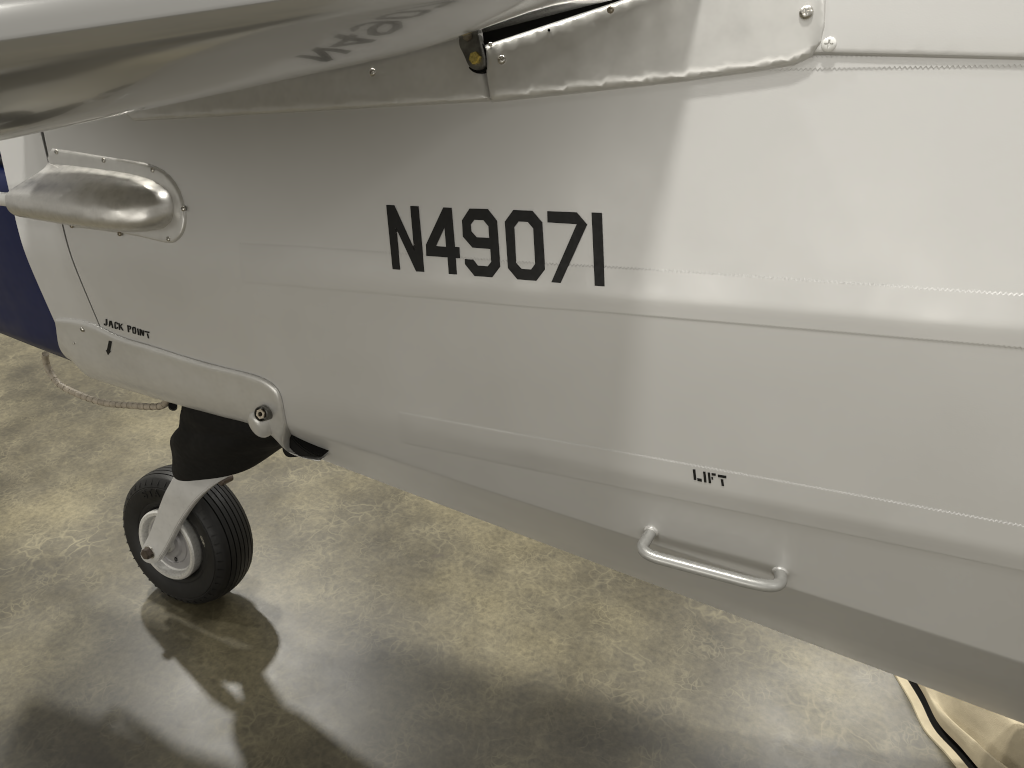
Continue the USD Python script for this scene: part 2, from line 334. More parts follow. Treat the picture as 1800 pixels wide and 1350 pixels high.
# pinked reinforcing tapes over the stringers
def tape(up, lo, x0, x1, rows=8, period=.0042, amp=.0012, lift=.0009, name='reinforcing_tape'):
    U = hits([(q, up[0][1]+(q-up[0][0])*(up[1][1]-up[0][1])/(up[1][0]-up[0][0])) for q in np.linspace(x0, x1, 60)])
    L = hits([(q, lo[0][1]+(q-lo[0][0])*(lo[1][1]-lo[0][1])/(lo[1][0]-lo[0][0])) for q in np.linspace(x0, x1, 60)])
    xs = np.arange(max(U[0, 0], L[0, 0]), min(U[-1, 0], L[-1, 0]), period/2)
    zu, zl = np.interp(xs, U[:, 0], U[:, 2]), np.interp(xs, L[:, 0], L[:, 2])
    zig = np.where(np.arange(len(xs)) % 2, amp, -amp); wob = (meshkit.noise(np.stack([xs*9, xs*0, xs*0], -1), 5)-.5)*.0016
    zu, zl = zu+zig+wob, zl-zig+wob
    t = np.r_[0, .02, np.linspace(.1, .9, rows), .98, 1]; rowsv = []
    for k, tt in enumerate(t):
        z = zl+(zu-zl)*tt; o = lift*(1-.5*(k in (0, len(t)-1)))*np.interp(xs, [-.75, -.15], [.3, 1])
        rowsv.append(np.stack([xs, Y(xs, z)+.0006*bumps(xs, z, 4, 11)-o, z], 1))
    for edge in (0, -1):                                               # the cut edges reach down to the fabric
        q = rowsv[edge].copy(); q[:, 1] += lift+.0006
        rowsv = [q]+rowsv if edge == 0 else rowsv+[q]
    v = np.vstack(rowsv); return orient((v, grid_faces(len(rowsv), len(xs))), (0, -5, 1))
part(fus, 'reinforcing_tape', tape([(1080, 470), (1800, 517)], [(1000, 545), (1800, 612)], 420, 1880), silver_tape, smooth=25, label='long pinked edge tape below the registration')
part(fus, 'reinforcing_tape', tape([(1133, 802), (1475, 864)], [(1093, 858), (1380, 917)], 700, 1880), silver_tape, smooth=25, label='pinked edge tape just above the word LIFT')
part(fus, 'reinforcing_tape', tape([(1420, 100), (1800, 95)], [(1400, 123), (1800, 115)], 1250, 1880, lift=.0009), silver_tape, smooth=25, label='pinked edge tape under the upper metal panel')

# ------------------------------------------------------------------ lettering, painted on the fabric
def glyph(px, name, parent=fus, lift=.0017, holes=(), step=.007, mat=black_paint, base=None):
    pg = pxpoly(px, n=4)
    for h in holes: pg = pg.difference(pxpoly(h, n=4))
    m = sheet(pg, step, lambda x, z, d: lift-.0006*bumps(x, z, 4, 11), sink=-.0003, base=base)
    return part(parent, name, m, mat, smooth=20)
def Q(pts): return [(640+x/3.75, 340+y/3.75) for x, y in pts]
glyph(Q([(150, 75), (200, 77), (333, 370), (308, 82), (360, 84), (399, 515), (347, 512), (214, 225), (240, 501), (192, 497)]), 'registration_letter')
glyph(Q([(525, 91), (578, 94), (600, 352), (629, 354), (633, 425), (606, 424), (614, 532), (562, 528), (554, 419), (414, 409), (412, 335)]), 'registration_digit', holes=[Q([(533, 220), (545, 352), (476, 346)])])
glyph(Q([(698, 99), (816, 102), (877, 180), (899, 482), (848, 550), (732, 542), (669, 464), (668, 431), (722, 435), (752, 474), (818, 479), (842, 448), (835, 364), (718, 355), (655, 283), (649, 175)]), 'registration_digit', holes=[Q([(729, 172), (790, 174), (823, 214), (829, 293), (742, 288), (708, 250), (704, 205)])])
glyph(Q([(986, 108), (1110, 114), (1175, 190), (1194, 500), (1138, 574), (1014, 564), (952, 490), (931, 184)]), 'registration_digit', holes=[Q([(1020, 183), (1082, 186), (1118, 228), (1131, 462), (1103, 500), (1040, 496), (1003, 455), (991, 222)])])
glyph(Q([(1210, 116), (1402, 124), (1471, 205), (1298, 588), (1237, 583), (1404, 201), (1212, 189)]), 'registration_digit')
glyph(Q([(1502, 125), (1568, 128), (1587, 610), (1523, 606)]), 'registration_digit')

def stencil(word, glyphs, place_, name, **kw):
    for ch, polys in zip(word, glyphs):
        for q in polys: glyph([place_(ch, x, y) for x, y in q], name, step=.004, **kw)
B = lambda pts: [(1080+x/4.5, 800+y/4.5) for x, y in pts]
for q in ([(622, 108), (642, 110), (650, 192), (630, 190)], [(657, 178), (692, 184), (694, 206), (659, 199)], [(703, 126), (722, 128), (731, 212), (712, 210)],
          [(740, 133), (757, 135), (767, 218), (748, 216)], [(770, 138), (803, 142), (803, 159), (771, 156)], [(768, 168), (780, 170), (783, 190), (770, 188)],
          [(820, 150), (886, 160), (887, 179), (822, 169)], [(843, 186), (862, 189), (869, 240), (850, 237)]):
    glyph(B(q), 'lift_stencil_mark', step=.004, lift=.0017)
J = lambda pts: [(60+x/6, 540+y/6) for x, y in pts]
for q in ([(758, 122), (772, 126), (775, 182), (766, 194), (754, 193), (759, 180)], [(739, 170), (750, 173), (751, 190), (740, 187)],
          [(797, 140), (806, 142), (806, 190), (795, 206), (792, 204)], [(810, 142), (819, 146), (838, 220), (826, 217), (820, 190), (814, 190)],
          [(850, 158), (860, 152), (868, 154), (866, 166), (860, 168), (862, 212), (868, 222), (866, 229), (858, 226), (850, 214)], [(872, 158), (884, 166), (885, 182), (873, 178)], [(872, 212), (884, 205), (886, 222), (874, 231)],
          [(891, 166), (903, 169), (910, 238), (898, 236)], [(906, 196), (926, 172), (936, 176), (914, 206)], [(912, 208), (920, 203), (944, 246), (932, 243)],
          [(984, 188), (996, 191), (1004, 264), (992, 261)], [(1000, 192), (1018, 198), (1025, 214), (1020, 234), (1006, 236), (1006, 224), (1012, 221), (1010, 207), (1001, 204)],
          [(1036, 212), (1046, 204), (1050, 206), (1050, 218), (1049, 262), (1056, 270), (1054, 278), (1046, 274), (1040, 262)], [(1056, 206), (1072, 214), (1078, 264), (1072, 282), (1060, 281), (1062, 268), (1066, 262), (1062, 222), (1056, 218)],
          [(1088, 222), (1100, 225), (1110, 294), (1097, 291)],
          [(1113, 228), (1124, 231), (1130, 300), (1118, 297)], [(1127, 234), (1133, 238), (1160, 302), (1150, 304), (1130, 262)], [(1146, 240), (1156, 243), (1162, 292), (1152, 276)],
          [(1166, 248), (1216, 258), (1217, 272), (1168, 262)], [(1190, 274), (1202, 277), (1214, 328), (1202, 324)]):
    glyph(J(q), 'jack_point_stencil_mark', step=.004, lift=.0011)
TAILLIFT = .006

# ------------------------------------------------------------------ screws
def screw_mesh(r=.0048, h=.0022, cross=True):
    prof = [(r*1.02, -.001), (r, .0004)]+[(r*math.cos(a), .0004+h*math.sin(a)) for a in np.linspace(.15, 1.35, 6)]+[(1e-5, .0004+h)]
    v, f = lathe(prof, 16); 
    if not cross: return (v, f)
    import manifold3d
    m = trimesh.Trimesh(*lathe(prof+[], 16), process=False)
    s = manifold3d.Manifold.sphere(r, 20).scale((1, 1, h/r)).translate((0, 0, .0004)) ^ manifold3d.Manifold.cube((4*r, 4*r, h*3), True).translate((0, 0, h*1.3))
    s += manifold3d.Manifold.cylinder(.0016, r, r, 20).translate((0, 0, -.0012))
    for a in (0, 90):
        s -= manifold3d.Manifold.cube((r*1.15, r*.26, h*1.5), True).rotate((0, 0, a)).translate((0, 0, h*1.05))
    mm = s.to_mesh(); return np.array(mm.vert_properties[:, :3]), np.array(mm.tri_verts)
SCREW, SMALL, RIVET = screw_mesh(), screw_mesh(.0036, .0018), screw_mesh(.0024, .0014, False)
def put_screw(parent, px, py, off=.004, m=SCREW, mat=steel, spin=None, lean=None, name='screw', label=None):
    p = hit(px, py, off); n = normal(p[0], p[2]) if lean is None else lean
    part(parent, name, place(m, p, n, rng.uniform(0, 1.5) if spin is None else spin), mat, smooth=40, label=label)

# ------------------------------------------------------------------ metal strips and plates under the stabilizer
lip = lambda t, w: (lambda x, z, d: t*np.sqrt(np.clip(1-(1-np.clip(d/w, 0, 1))**2, 0, 1))+.0004)
strip_px = [(220, 190), (226, 203), (238, 213), (330, 208), (420, 203), (600, 193), (760, 184), (866, 178), (853, 120), (849, 30), (640, 60), (400, 110), (250, 160)]
strip = part(plane_, 'root_fairing_strip', sheet(pxpoly(strip_px), .007, lambda x, z, d: lip(.006, .008)(x, z, d)+.0012*bumps(x, z, 22, 4)*np.clip(d/.02, 0, 1)), alu, smooth=40)
plate_px = [(866, 180), (1000, 166), (1200, 144), (1330, 126), (1396, 115), (1428, 100), (1447, 76), (1455, 45), (1457, 0), (1452, -110), (1250, -110), (1200, -38), (1080, 4), (965, 42), (853, 79), (857, 120)]
def plate_off(x, z, d):
    px_top = np.clip((x+.42)/.36, 0, 1)
    return lip(.0118, .008)(x, z, d)+(.0036*bumps(x+z*.7, z*.25-x*.5, 11, 9)+.0009*bumps(x, z, 30, 2))*np.clip(d/.03, 0, 1)
plate = part(plane_, 'root_fairing_plate', sheet(pxpoly(plate_px), .006, plate_off), alu, smooth=40, label='dented metal plate with rounded corner')
upper_px = [(1250, 99), (1455, 97), (1800, 106), (1900, 108), (1900, -160), (1250, -160)]
upper = part(plane_, 'upper_side_panel', sheet(pxpoly(upper_px), .012, lip(.0075, .012)), silver, smooth=40)
for q, m, o in (((655, 127), SCREW, .006), ((411, 152), RIVET, .006)): put_screw(strip, *q, off=o, m=m)
for q, m, o in (((882, 105), SCREW, .0135), ((1417, 22), screw_mesh(.0062, .003), .0135), ((1073, 17), SMALL, .0135), ((862, 78), RIVET, .012)): put_screw(plate, *q, off=o, m=m, mat=rust_screw if q[0] == 1073 else steel)
put_screw(upper, 1457, 78, .0075, screw_mesh(.0066, .0026), white_paint, label='white painted cross head screw')
part(plate, 'open_hole', place(lathe([(.0014, -.0005), (.0014, .0004), (1e-5, .0005)], 10), hit(965, 53, .0125), normal(*hit(965, 53)[[0, 2]])), dark_gap)

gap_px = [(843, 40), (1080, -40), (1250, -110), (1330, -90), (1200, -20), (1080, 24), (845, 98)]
part(plane_, 'root_gap_shade', sheet(pxpoly(gap_px), .01, lambda x, z, d: .0012+0*d), dark_gap)  # near-black sheet on the skin, paints in the shade of the root gap
# bracket with yellow bolt between strip and plate
bp = hit(835, 92, .012); bn = normal(bp[0], bp[2]); bn = bn/np.linalg.norm(bn)
def local_poly(px, p0, n):
    """photo outline -> 2-D outline in the plane through p0 across n, and the frame"""
    Fm = frame(n); q = np.asarray(px, float); w = on_plane(q[:, 0], q[:, 1], p0, n); return (w-p0)@Fm[:2].T, Fm
def plate_on(px, p0, n, z0, z1, bevel=.001, it=2):
    q, Fm = local_poly(rounded(px, it) if it else px, p0, n); v, f = prism(q, z0, z1, bevel) if bevel else (lambda m: (m.vertices, m.faces))(prism(q, z0, z1))
    v = v@Fm+p0
    return v, f
br = part(plane_, 'brace_fitting', plate_on([(812, 58), (842, 55), (846, 75), (853, 100), (855, 115), (848, 123), (836, 124), (826, 117), (818, 96), (809, 80)], bp, bn, -.006, .006, .002), bracket_m, smooth=30, label='worn grey brace fitting with yellow bolt')
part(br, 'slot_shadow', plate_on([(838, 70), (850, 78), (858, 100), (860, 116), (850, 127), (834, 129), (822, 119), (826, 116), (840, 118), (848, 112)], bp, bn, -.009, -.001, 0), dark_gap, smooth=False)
hexp = lambda r: Polygon([(r*math.cos(a), r*math.sin(a)) for a in np.arange(6)*math.pi/3])
yb = on_plane(837, 103, bp+bn*.006, bn); part(br, 'bolt', place(prism(hexp(.0068), -.001, .006, .0012), yb, bn, .3), brass, smooth=30)
yb = on_plane(823, 64, bp+bn*.006, bn); part(br, 'bolt', place(prism(hexp(.0055), -.001, .004, .0012), yb, bn, .6), rust_screw, smooth=30)
part(br, 'lug', plate_on([(806, 70), (822, 66), (832, 100), (826, 112), (814, 96)], bp, bn, -.010, .001, .001), alu)

# ------------------------------------------------------------------ stabilizer: a glossy silver tailplane reaching out towards the camera
zl_fit = PchipInterpolator([-1.20, -1.08, -.93, -.75, -.574, -.416, -.30, -.22, -.185, -.172], [1.112, 1.118, 1.132, 1.154, 1.183, 1.217, 1.2435, 1.262, 1.275, 1.290])
zu_fit = PchipInterpolator([-1.20, -1.08, -.93, -.75, -.574, -.416, -.30, -.22, -.185, -.172], [1.119, 1.140, 1.168, 1.198, 1.232, 1.268, 1.295, 1.309, 1.306, 1.290])
XLE, XTE, SWEEP = -.172, -1.20, .40
ANH = .055
zc_ = PchipInterpolator([-1.25, -.93, -.5, -.172, 0], [1.146, 1.190, 1.252, 1.306, 1.340])
h_lo = PchipInterpolator([0, .004, .012, .03, .06, .10, .15, .22, .32, .45, .65, 1.1], [0, .0110, .0170, .0250, .0355, .0450, .0485, .0440, .0310, .0180, .0080, .003])
h_up = PchipInterpolator([0, .004, .012, .03, .08, .2, .4, .7, 1.1], [0, .0145, .0245, .037, .050, .058, .052, .030, .003])
cs = np.r_[0, 1-np.cos(np.linspace(0, np.pi/2, 60))[1:]]                 # from LE to TE, dense at the LE
def section(o, tipk=1.0):
    xr = XLE+(XTE-XLE)*cs; le = XLE-SWEEP*o; c = le-XTE; b = cs*c; xo = le-b
    w = min(1, o/.22); w = w*w*(3-2*w); zc = zc_(xo)-ANH*o; k = b*1.06/c
    zl = (1-w)*zl_fit(xr)+w*(zc-h_lo(k)); zu = (1-w)*zu_fit(xr)+w*(zc+h_up(k))
    zm = (zl+zu)/2; zl = zm+(zl-zm)*tipk; zu = zm+(zu-zm)*tipk
    shrink = np.sqrt(max(1-max((o-1.25)/.42, 0)**2, .0))*.98+.02
    xc = (XTE+le)/2; xo = xc+(xo-xc)*shrink
    return np.vstack([np.stack([xo, zl], 1)[::-1], np.stack([xo, zu], 1)[1:]])   # TE -> LE along the bottom, LE -> TE along the top
os_ = np.r_[np.linspace(0, 1.2, 40), np.linspace(1.22, 1.66, 24)]
secs = []
for o in os_:
    s = section(o, max(.1, math.sqrt(max(1-max((o-1.3)/.37, 0)**2, .01))))
    yroot = Y(s[:, 0], s[:, 1])-.016
    secs.append(np.stack([s[:, 0], yroot*max(0, 1-o/.15)+(.80)*min(1, o/.15)-o, s[:, 1]], 1))
secs = np.array(secs); nsx = secs.shape[1]
sv = secs.reshape(-1, 3); sf = grid_faces(len(os_), nsx)
cap = lambda k: np.stack([k*nsx+np.arange(nsx-2), k*nsx+np.arange(1, nsx-1), np.full(nsx-2, k*nsx+nsx-1)], 1)
m = trimesh.Trimesh(sv, np.vstack([sf, cap(0)[:, ::-1], cap(len(os_)-1)]), process=False); trimesh.repair.fix_normals(m)
stab = part(plane_, 'stabilizer', m, gloss_silver, smooth=50)

# ------------------------------------------------------------------ tail end: post panel, rudder, fin
EX0, EX1 = hit(0, 262), hit(95, 562)
def edge_x(z): return EX0[0]+(z-EX0[2])*(EX1[0]-EX0[0])/(EX1[2]-EX0[2])
zz = np.linspace(.66, 1.42, 90); gap = np.interp(zz, [.78, 1.0, 1.05, 1.1], [.0022, .0035, .006, .008])
rows = []
for z, g in zip(zz, gap):
    xs = np.linspace(edge_x(z), seam_x(z)-g, 14); rows.append(np.stack([xs, Y(xs, z+xs*0)-.0005, z+xs*0], 1))
rows = np.array(rows); back = rows[:, -1:, :]+np.array([.0, .03, 0]); fr_ = rows[:, :1, :]+np.array([0, .12, 0])
g = np.concatenate([fr_, rows, back], 1)
part(plane_, 'tail_post_panel', orient((g.reshape(-1, 3), grid_faces(g.shape[0], g.shape[1])), (0, -5, 1)), silver, smooth=35)
g2 = np.array([[(seam_x(z)+dx, Y(np.array(seam_x(z)), np.array(z))+.012, z) for dx in (-.05, .03)] for z in zz])
part(plane_, 'seam_backing', orient((g2.reshape(-1, 3), grid_faces(len(zz), 2)), (0, -5, 1)), dark_gap)
def slab(z0, z1, xf, depth, half, yc, r=.03, n=10, top_round=.03):
    """a rudder-like slab: rounded front edge following xf(z), running aft by depth"""
    prof = [(-depth, .25), (-depth*.5, .75), (-depth*.2, 1.0), (-r*1.2, 1.0)]+[(-r*1.2+r*1.2*math.sin(a), math.cos(a)) for a in np.linspace(.25, math.pi-.25, 9)]+[(-r*1.2, -1.0), (-depth*.2, -1.0), (-depth*.5, -.75), (-depth, -.25)]
    rows = []
    zs = np.r_[z0, z0+top_round*.3, z0+top_round, np.linspace(z0+top_round, z1-top_round, n)[1:-1], z1-top_round, z1-top_round*.3, z1]
    for k, z in enumerate(zs):
        e = min(z-z0, z1-z)/top_round; e = math.sqrt(max(0, 1-(1-min(e, 1))**2)); s = .45+.55*e
        rows.append([(xf(z)-(1-e)*top_round*.5+px, yc(z)-half*py*s, z) for px, py in prof])
    rows = np.array(rows); v = rows.reshape(-1, 3); c = rows.shape[1]; f = grid_faces(len(zs), c, True)
    tc = np.stack([np.full(c-2, 0), np.arange(1, c-1), np.arange(2, c)], 1); m = trimesh.Trimesh(v, np.vstack([f, tc[:, ::-1], tc+(len(zs)-1)*c]), process=False)
    trimesh.repair.fix_normals(m); return m
ymid = lambda z: .86
RB, RTp = on_y(60, 620, .80), on_y(20, 303, .80)
rud = part(plane_, 'rudder', slab(RB[2]-.003, RTp[2], lambda z: edge_x(z)-.006, .5, .075, ymid, r=.035), navy, smooth=40)
part(plane_, 'rudder', slab(RTp[2]+.012, 1.9, lambda z: edge_x(z)-.05, .5, .05, ymid, r=.03), navy, smooth=40, label='upper rudder behind the stabilizer')

# ------------------------------------------------------------------ teardrop fairing with its rod
flange_px = [(80, 259), (130, 266), (182, 275), (240, 283), (270, 290), (295, 303), (314, 328), (325, 358), (329, 388), (324, 410), (312, 424), (300, 428), (280, 424), (235, 413), (170, 404), (110, 397), (100, 330)]
tear = part(plane_, 'cable_fairing_flange', sheet(pxpoly(rounded(flange_px, 1), n=3), .006, lambda x, z, d: lip(.0035, .004)(x, z, d)+.0012*bumps(x, z, 40, 6)), alu, smooth=40)
Lb, Rb = hit(90, 338), hit(309, 372)
axis = (Rb-Lb); Ltot = np.linalg.norm(axis[[0, 2]]); ax = axis/Ltot
na, nt = 64, 40
av = 1-np.cos(np.linspace(0, np.pi/2, na)); av = av[::-1]; av = 1-av       # 0 .. 1, dense at the round end
av = np.sin(np.linspace(0, np.pi/2, na))
rows = []
hz0 = np.linalg.norm(hit(92, 286)-hit(112, 394))/2
for a in av:
    end = (1-a**7)**.42 if a < 1 else 0.0
    hz = (hz0*(.86+.02*a))*max(end, .02); pr = (.066-.008*a)*(max(1-a**5, 0)**.5)
    ti = np.linspace(-1, 1, nt); row = []
    for t in ti:
        o = pr*(1-abs(t)**3.0)**.52
        fl = (1-a)**1.3                                                # near the open end the upper side flares into the flange
        if t > 0: o = o*(1-fl)+fl*pr*(.5+.5*math.cos(math.pi*t))
        cx, cz = Lb[0]+ax[0]*Ltot*a, Lb[2]+ax[2]*Ltot*a+.005
        z = cz+hz*t; lean = -.030*(1-a)*min(1, o/.05)
        row.append((cx+lean*0-.012*(1-a)*(o/.08), float(Y(np.array(cx), np.array(z)))-o-.002, z))
    rows.append(row)
rows = np.array(rows); rows[..., 1] -= .0022*bumps(rows[..., 0], rows[..., 2], 32, 8)*np.clip((Y(rows[..., 0], rows[..., 2])-rows[..., 1])/.02, 0, 1)
lipr = rows[0].copy(); lipr[:, 0] += .006; inner = rows[0].copy(); inner[:, 1] += .004; inner2 = rows[10].copy(); inner2[:, 1] += .004
cen = rows[0].mean(0); r0 = cen+(rows[0]-cen)*.965
tb = np.concatenate([(cen+(rows[12]-rows[12].mean(0))*.9+np.array([.05, .0, 0]))[None], r0[None]+np.array([[[.003, 0, 0]]]), rows[0][None], rows[1:]], 0)
part(tear, 'cable_fairing_bulge', orient((tb.reshape(-1, 3), grid_faces(tb.shape[0], nt)), (0, -5, 1)), bare, smooth=50)
for q in ((99, 267), (182, 282), (268, 299), (322, 367), (296, 420), (210, 411), (126, 397)): put_screw(tear, *q, off=.004, m=SMALL, mat=rust_screw if q[0] in (210, 126) else steel)
pr0 = on_y(28, 347, .705); pr1 = on_y(-90, 341, .70)
part(plane_, 'control_rod', tube(np.linspace(pr0+np.array([.10, .0, 0])*1, pr1, 8), .0105, 16), white_paint, smooth=50)

# ------------------------------------------------------------------ lower tail fairing
top_px = [(95, 562), (130, 564), (165, 574), (200, 591), (250, 607), (300, 623), (350, 638), (400, 651), (440, 661), (468, 673), (485, 690), (493, 715), (497, 738), (505, 762), (518, 780), (538, 797), (562, 809)]
bot_px = [(119, 630), (137, 645), (152, 660), (178, 671), (215, 683), (255, 695), (300, 708), (335, 718), (370, 727), (405, 736), (432, 743), (455, 752), (474, 762), (492, 776), (510, 793), (532, 804), (562, 810)]
Tc = spline(top_px, 90); Bc = spline(bot_px, 90)
Tw = hits(Tc, .0065); s_ = np.linspace(0, 1, 90)
Bw = on_y(Bc[:, 0], Bc[:, 1], np.interp(s_, [0, .6, .85, 1], [Y(np.array(-1.1), np.array(.72))+.014, Y(np.array(-.9), np.array(.68))+.018, Y(np.array(-.8), np.array(.64))+.002, Y(np.array(-.7), np.array(.61))-.003]))
rows = []; bul = np.interp(s_, [0, .1, .7, .9, 1], [.005, .009, .011, .006, .001])
rows.append(Tw+np.array([0, .006, 0]))
for t in np.linspace(0, 1, 22):
    q = Tw+(Bw-Tw)*t; lipk = np.clip(t/.08, 0, 1)
    q[:, 1] -= 1.5*bul*math.sin(math.pi*t**1.6)**.9 if 0 < t < 1 else 0
    q[:, 1] += (1-math.sqrt(lipk*(2-lipk)))*.003
    rows.append(q)
for k, (dy, dz) in enumerate(((.012, -.004), (.03, -.008), (.07, -.010), (.16, -.008))):
    q = Bw.copy(); q[:, 1] += dy*np.interp(s_, [0, .8, 1], [1, 1, .2]); q[:, 2] += dz*np.interp(s_, [0, .8, 1], [1, .6, 0]); rows.append(q)
g = np.array(rows); g[1:23, :, 1] -= .0018*bumps(g[1:23, :, 0], g[1:23, :, 2], 16, 21)
TF = g
tf = part(plane_, 'lower_tail_fairing', orient((g.reshape(-1, 3), grid_faces(g.shape[0], g.shape[1])), (-.8, -4, .0)), alu, smooth=45)
from scipy.interpolate import LinearNDInterpolator
_tv = g[1:23].reshape(-1, 3)
_uv = (lambda q: np.stack([900+F*(q@RT)/(q@FW), 675+F*(q@DN)/(q@FW)], 1))(_tv-CAM)
_ty = LinearNDInterpolator(_uv, _tv)
def tf_at(px, py): return np.asarray(_ty(px, py)).reshape(-1, 3)[0]
def tf_normal(px, py):
    a, b, c = tf_at(px, py), tf_at(px+4, py), tf_at(px, py+4); n = np.cross(b-a, c-a); n /= np.linalg.norm(n); return n if n@(CAM-a) > 0 else -n
for q, m in (((145, 579), SCREW), ((130, 603), RIVET)): part(tf, 'screw', place(m, tf_at(*q), tf_normal(*q)), steel, smooth=40)
ar = tf_normal(192, 612); ap = tf_at(192, 612)
part(tf, 'arrow_mark', plate_on(J([(793, 352), (824, 360), (803, 458), (812, 462), (783, 502), (762, 452), (772, 452)]), ap, ar, -.002, .0012, 0, 0), black_paint, smooth=False)
# blister with the jack bolt
bc, bn2 = tf_at(452, 735), tf_normal(452, 735)
bn2 = np.array([-.15, -.97, -.18]); bn2 /= np.linalg.norm(bn2)
ang = np.linspace(0, 2*np.pi, 36, endpoint=False); rings = []
Fm = frame(bn2)
for k, t in enumerate(np.linspace(0, 1, 14)):
    rr_ = max(math.cos(t*math.pi/2), 0)**.55; hh = math.sin(t*math.pi/2)
    rings.append(np.stack([.0205*rr_*np.cos(ang), .0265*rr_*np.sin(ang)-.004, np.full(36, .018*hh-.006)], 1)@Fm+on_plane(455, 742, bc, bn2))
g = np.array(rings); blister = part(tf, 'bolt_blister', (lambda vf: orient(vf, CAM))((g.reshape(-1, 3), grid_faces(14, 36, True))), alu, smooth=60)
rc = on_plane(461, 727, bc+bn2*.0025, bn2); cn = bn2*.8+np.array([.25, -.35, .55]); cn /= np.linalg.norm(cn)
part(blister, 'bolt_recess', place(lathe([(.0120, -.014), (.0120, .0035), (.0108, .0048), (.0100, .002), (.0098, -.003), (1e-5, -.0035)], 24), rc, cn), bracket_m, smooth=40)
nutm = prism(Polygon(hexp(.0082).exterior.coords, [Polygon([(.0035*math.cos(a), .0035*math.sin(a)) for a in np.linspace(0, 2*np.pi, 14)[:-1]]).exterior.coords]), -.004, .0055, .001)
part(blister, 'nut', place(nutm, rc, cn, .4), rust_screw, smooth=30)

# ------------------------------------------------------------------ black canvas boot
YC = .885
def ring(l_px, r_px, y_front, depth, n=56, sq=2.6):
    a = on_y(*l_px, y_front+.02); b = on_y(*r_px, y_front+.0); c = (a+b)/2; c[1] = y_front+depth/2
    h = (b-a)/2; an = np.linspace(0, 2*np.pi, n, endpoint=False); out = []
    for t in an:
        cx, sy = math.copysign(abs(math.cos(t))**(2/sq), math.cos(t)), math.copysign(abs(math.sin(t))**(2/sq), math.sin(t))
        out.append((c[0]+h[0]*cx, c[1]+depth/2*sy, c[2]+h[2]*cx))
    return np.array(out)
spec = [((294, 700), (508, 745), .775, .20), ((295, 722), (508, 770), .772, .20), ((296, 745), (505, 778), .775, .20), ((287, 765), (502, 788), .78, .19), ((280, 788), (482, 798), .79, .17), ((286, 808), (466, 808), .80, .15), ((289, 827), (445, 824), .81, .13), ((297, 841), (424, 838), .815, .12)]
rg = [ring(*s) for s in spec]
rg = np.array(rg); tt = np.linspace(0, len(rg)-1, 44); from scipy.interpolate import CubicSpline
rg = CubicSpline(np.arange(len(rg)), rg)(tt)
an = np.linspace(0, 2*np.pi, 56, endpoint=False)
for k in range(len(rg)):
    c = rg[k].mean(0); w = math.sin(min(1, k/30)*math.pi*.9)
    amp = 1+w*(.034*np.sin(5*an+k*.12)+.02*np.sin(9*an-k*.2+1))+.05*(meshkit.fbm(np.stack([np.cos(an)*2.2, np.sin(an)*2.2, an*0+k*.16], -1), 3, 3)-.5)+.018*w*np.sin(k*.42+1.3*np.sin(an*2)+an)
    rg[k] = c+(rg[k]-c)*amp[:, None]
inner = rg[-1].mean(0)+(rg[-1]-rg[-1].mean(0))*.93+np.array([0, 0, .04])
rg = np.concatenate([rg, inner[None]], 0)
m = trimesh.Trimesh(rg.reshape(-1, 3), grid_faces(len(rg), 56, True), process=False)
v, f = orient((m.vertices, m.faces), CAM); fcen = v[f].mean(1)
m2 = trimesh.Trimesh(rg.reshape(-1, 3), grid_faces(len(rg), 56, True), process=False); trimesh.repair.fix_normals(m2)
boot = part(plane_, 'canvas_boot', m2, canvas_black, smooth=60)
# loose flap below the flange
fpx = [(488, 752), (494, 770), (494, 790), (498, 800), (506, 806), (520, 805), (535, 803), (550, 805), (566, 806), (545, 796), (528, 784), (514, 770), (506, 752)]
q, Fm = local_poly(rounded(fpx, 1), np.array([-.72, .775, .62]), np.array([0, -1, 0.])); v, f = prism(q, -.06, .0, .004)
part(boot, 'loose_flap', (v@Fm+np.array([-.72, .775, .62]), f), canvas_black, smooth=20)
# rolled top edge at the aft end
part(boot, 'edge_roll', tube(spline([on_y(304, 712, .785), on_y(303, 714, .83), on_y(305, 716, .90)], 10), .0075, 12), canvas_black, smooth=60)

# ------------------------------------------------------------------ tail wheel
g_, tl = .004, .17
AX = np.array([math.sin(g_)*math.cos(tl), -math.cos(g_)*math.cos(tl), math.sin(tl)]); AT = np.array([math.cos(g_), math.sin(g_), 0]); AU = np.cross(AX, AT); AU = AU if AU[2] > 0 else -AU
RTIRE, RRIM = .164, .084
WC = np.array([-1.236, .898, RTIRE-.002])
WF = np.stack([AT, AU, AX])                                             # rows: wheel frame, z = axle towards the camera
def wheel(v): return np.asarray(v)@WF+WC
HW = .054
side = [(RRIM-.004, .030), (RRIM+.002, .040), (RRIM+.006, .0445), (RRIM+.012, .047), (RRIM+.016, .0465), (RRIM+.018, .0485), (.116, .0535), (.130, .0545), (.1345, .0540), (.136, .0525), (.1375, .0530), (.146, .0485), (.153, .0430), (.156, .0395)]
tread = []
crown = lambda y: RTIRE-.0085*(abs(y)/.0395)**2.4
for gy in (.0300, .0180, .0060):
    tread += [(crown(gy+.0014), gy+.0014), (crown(gy)-.0045, gy+.0008), (crown(gy)-.0045, gy-.0008), (crown(gy-.0014), gy-.0014)]
prof = side+tread; prof = prof+[(r, -y) for r, y in prof[::-1]]
tv, tfc = lathe(prof, 140)
rad = np.hypot(tv[:, 0], tv[:, 1])
m = trimesh.Trimesh(wheel(tv), tfc, process=False); trimesh.repair.fix_normals(m)
# the tire flattens a little on the floor
vv = np.array(m.vertices); vv[:, 2] = np.where(vv[:, 2] < .0015, .0015, vv[:, 2]); m = trimesh.Trimesh(vv, m.faces, process=False)
tire = part(plane_, 'tire', m, rubber, smooth=32)
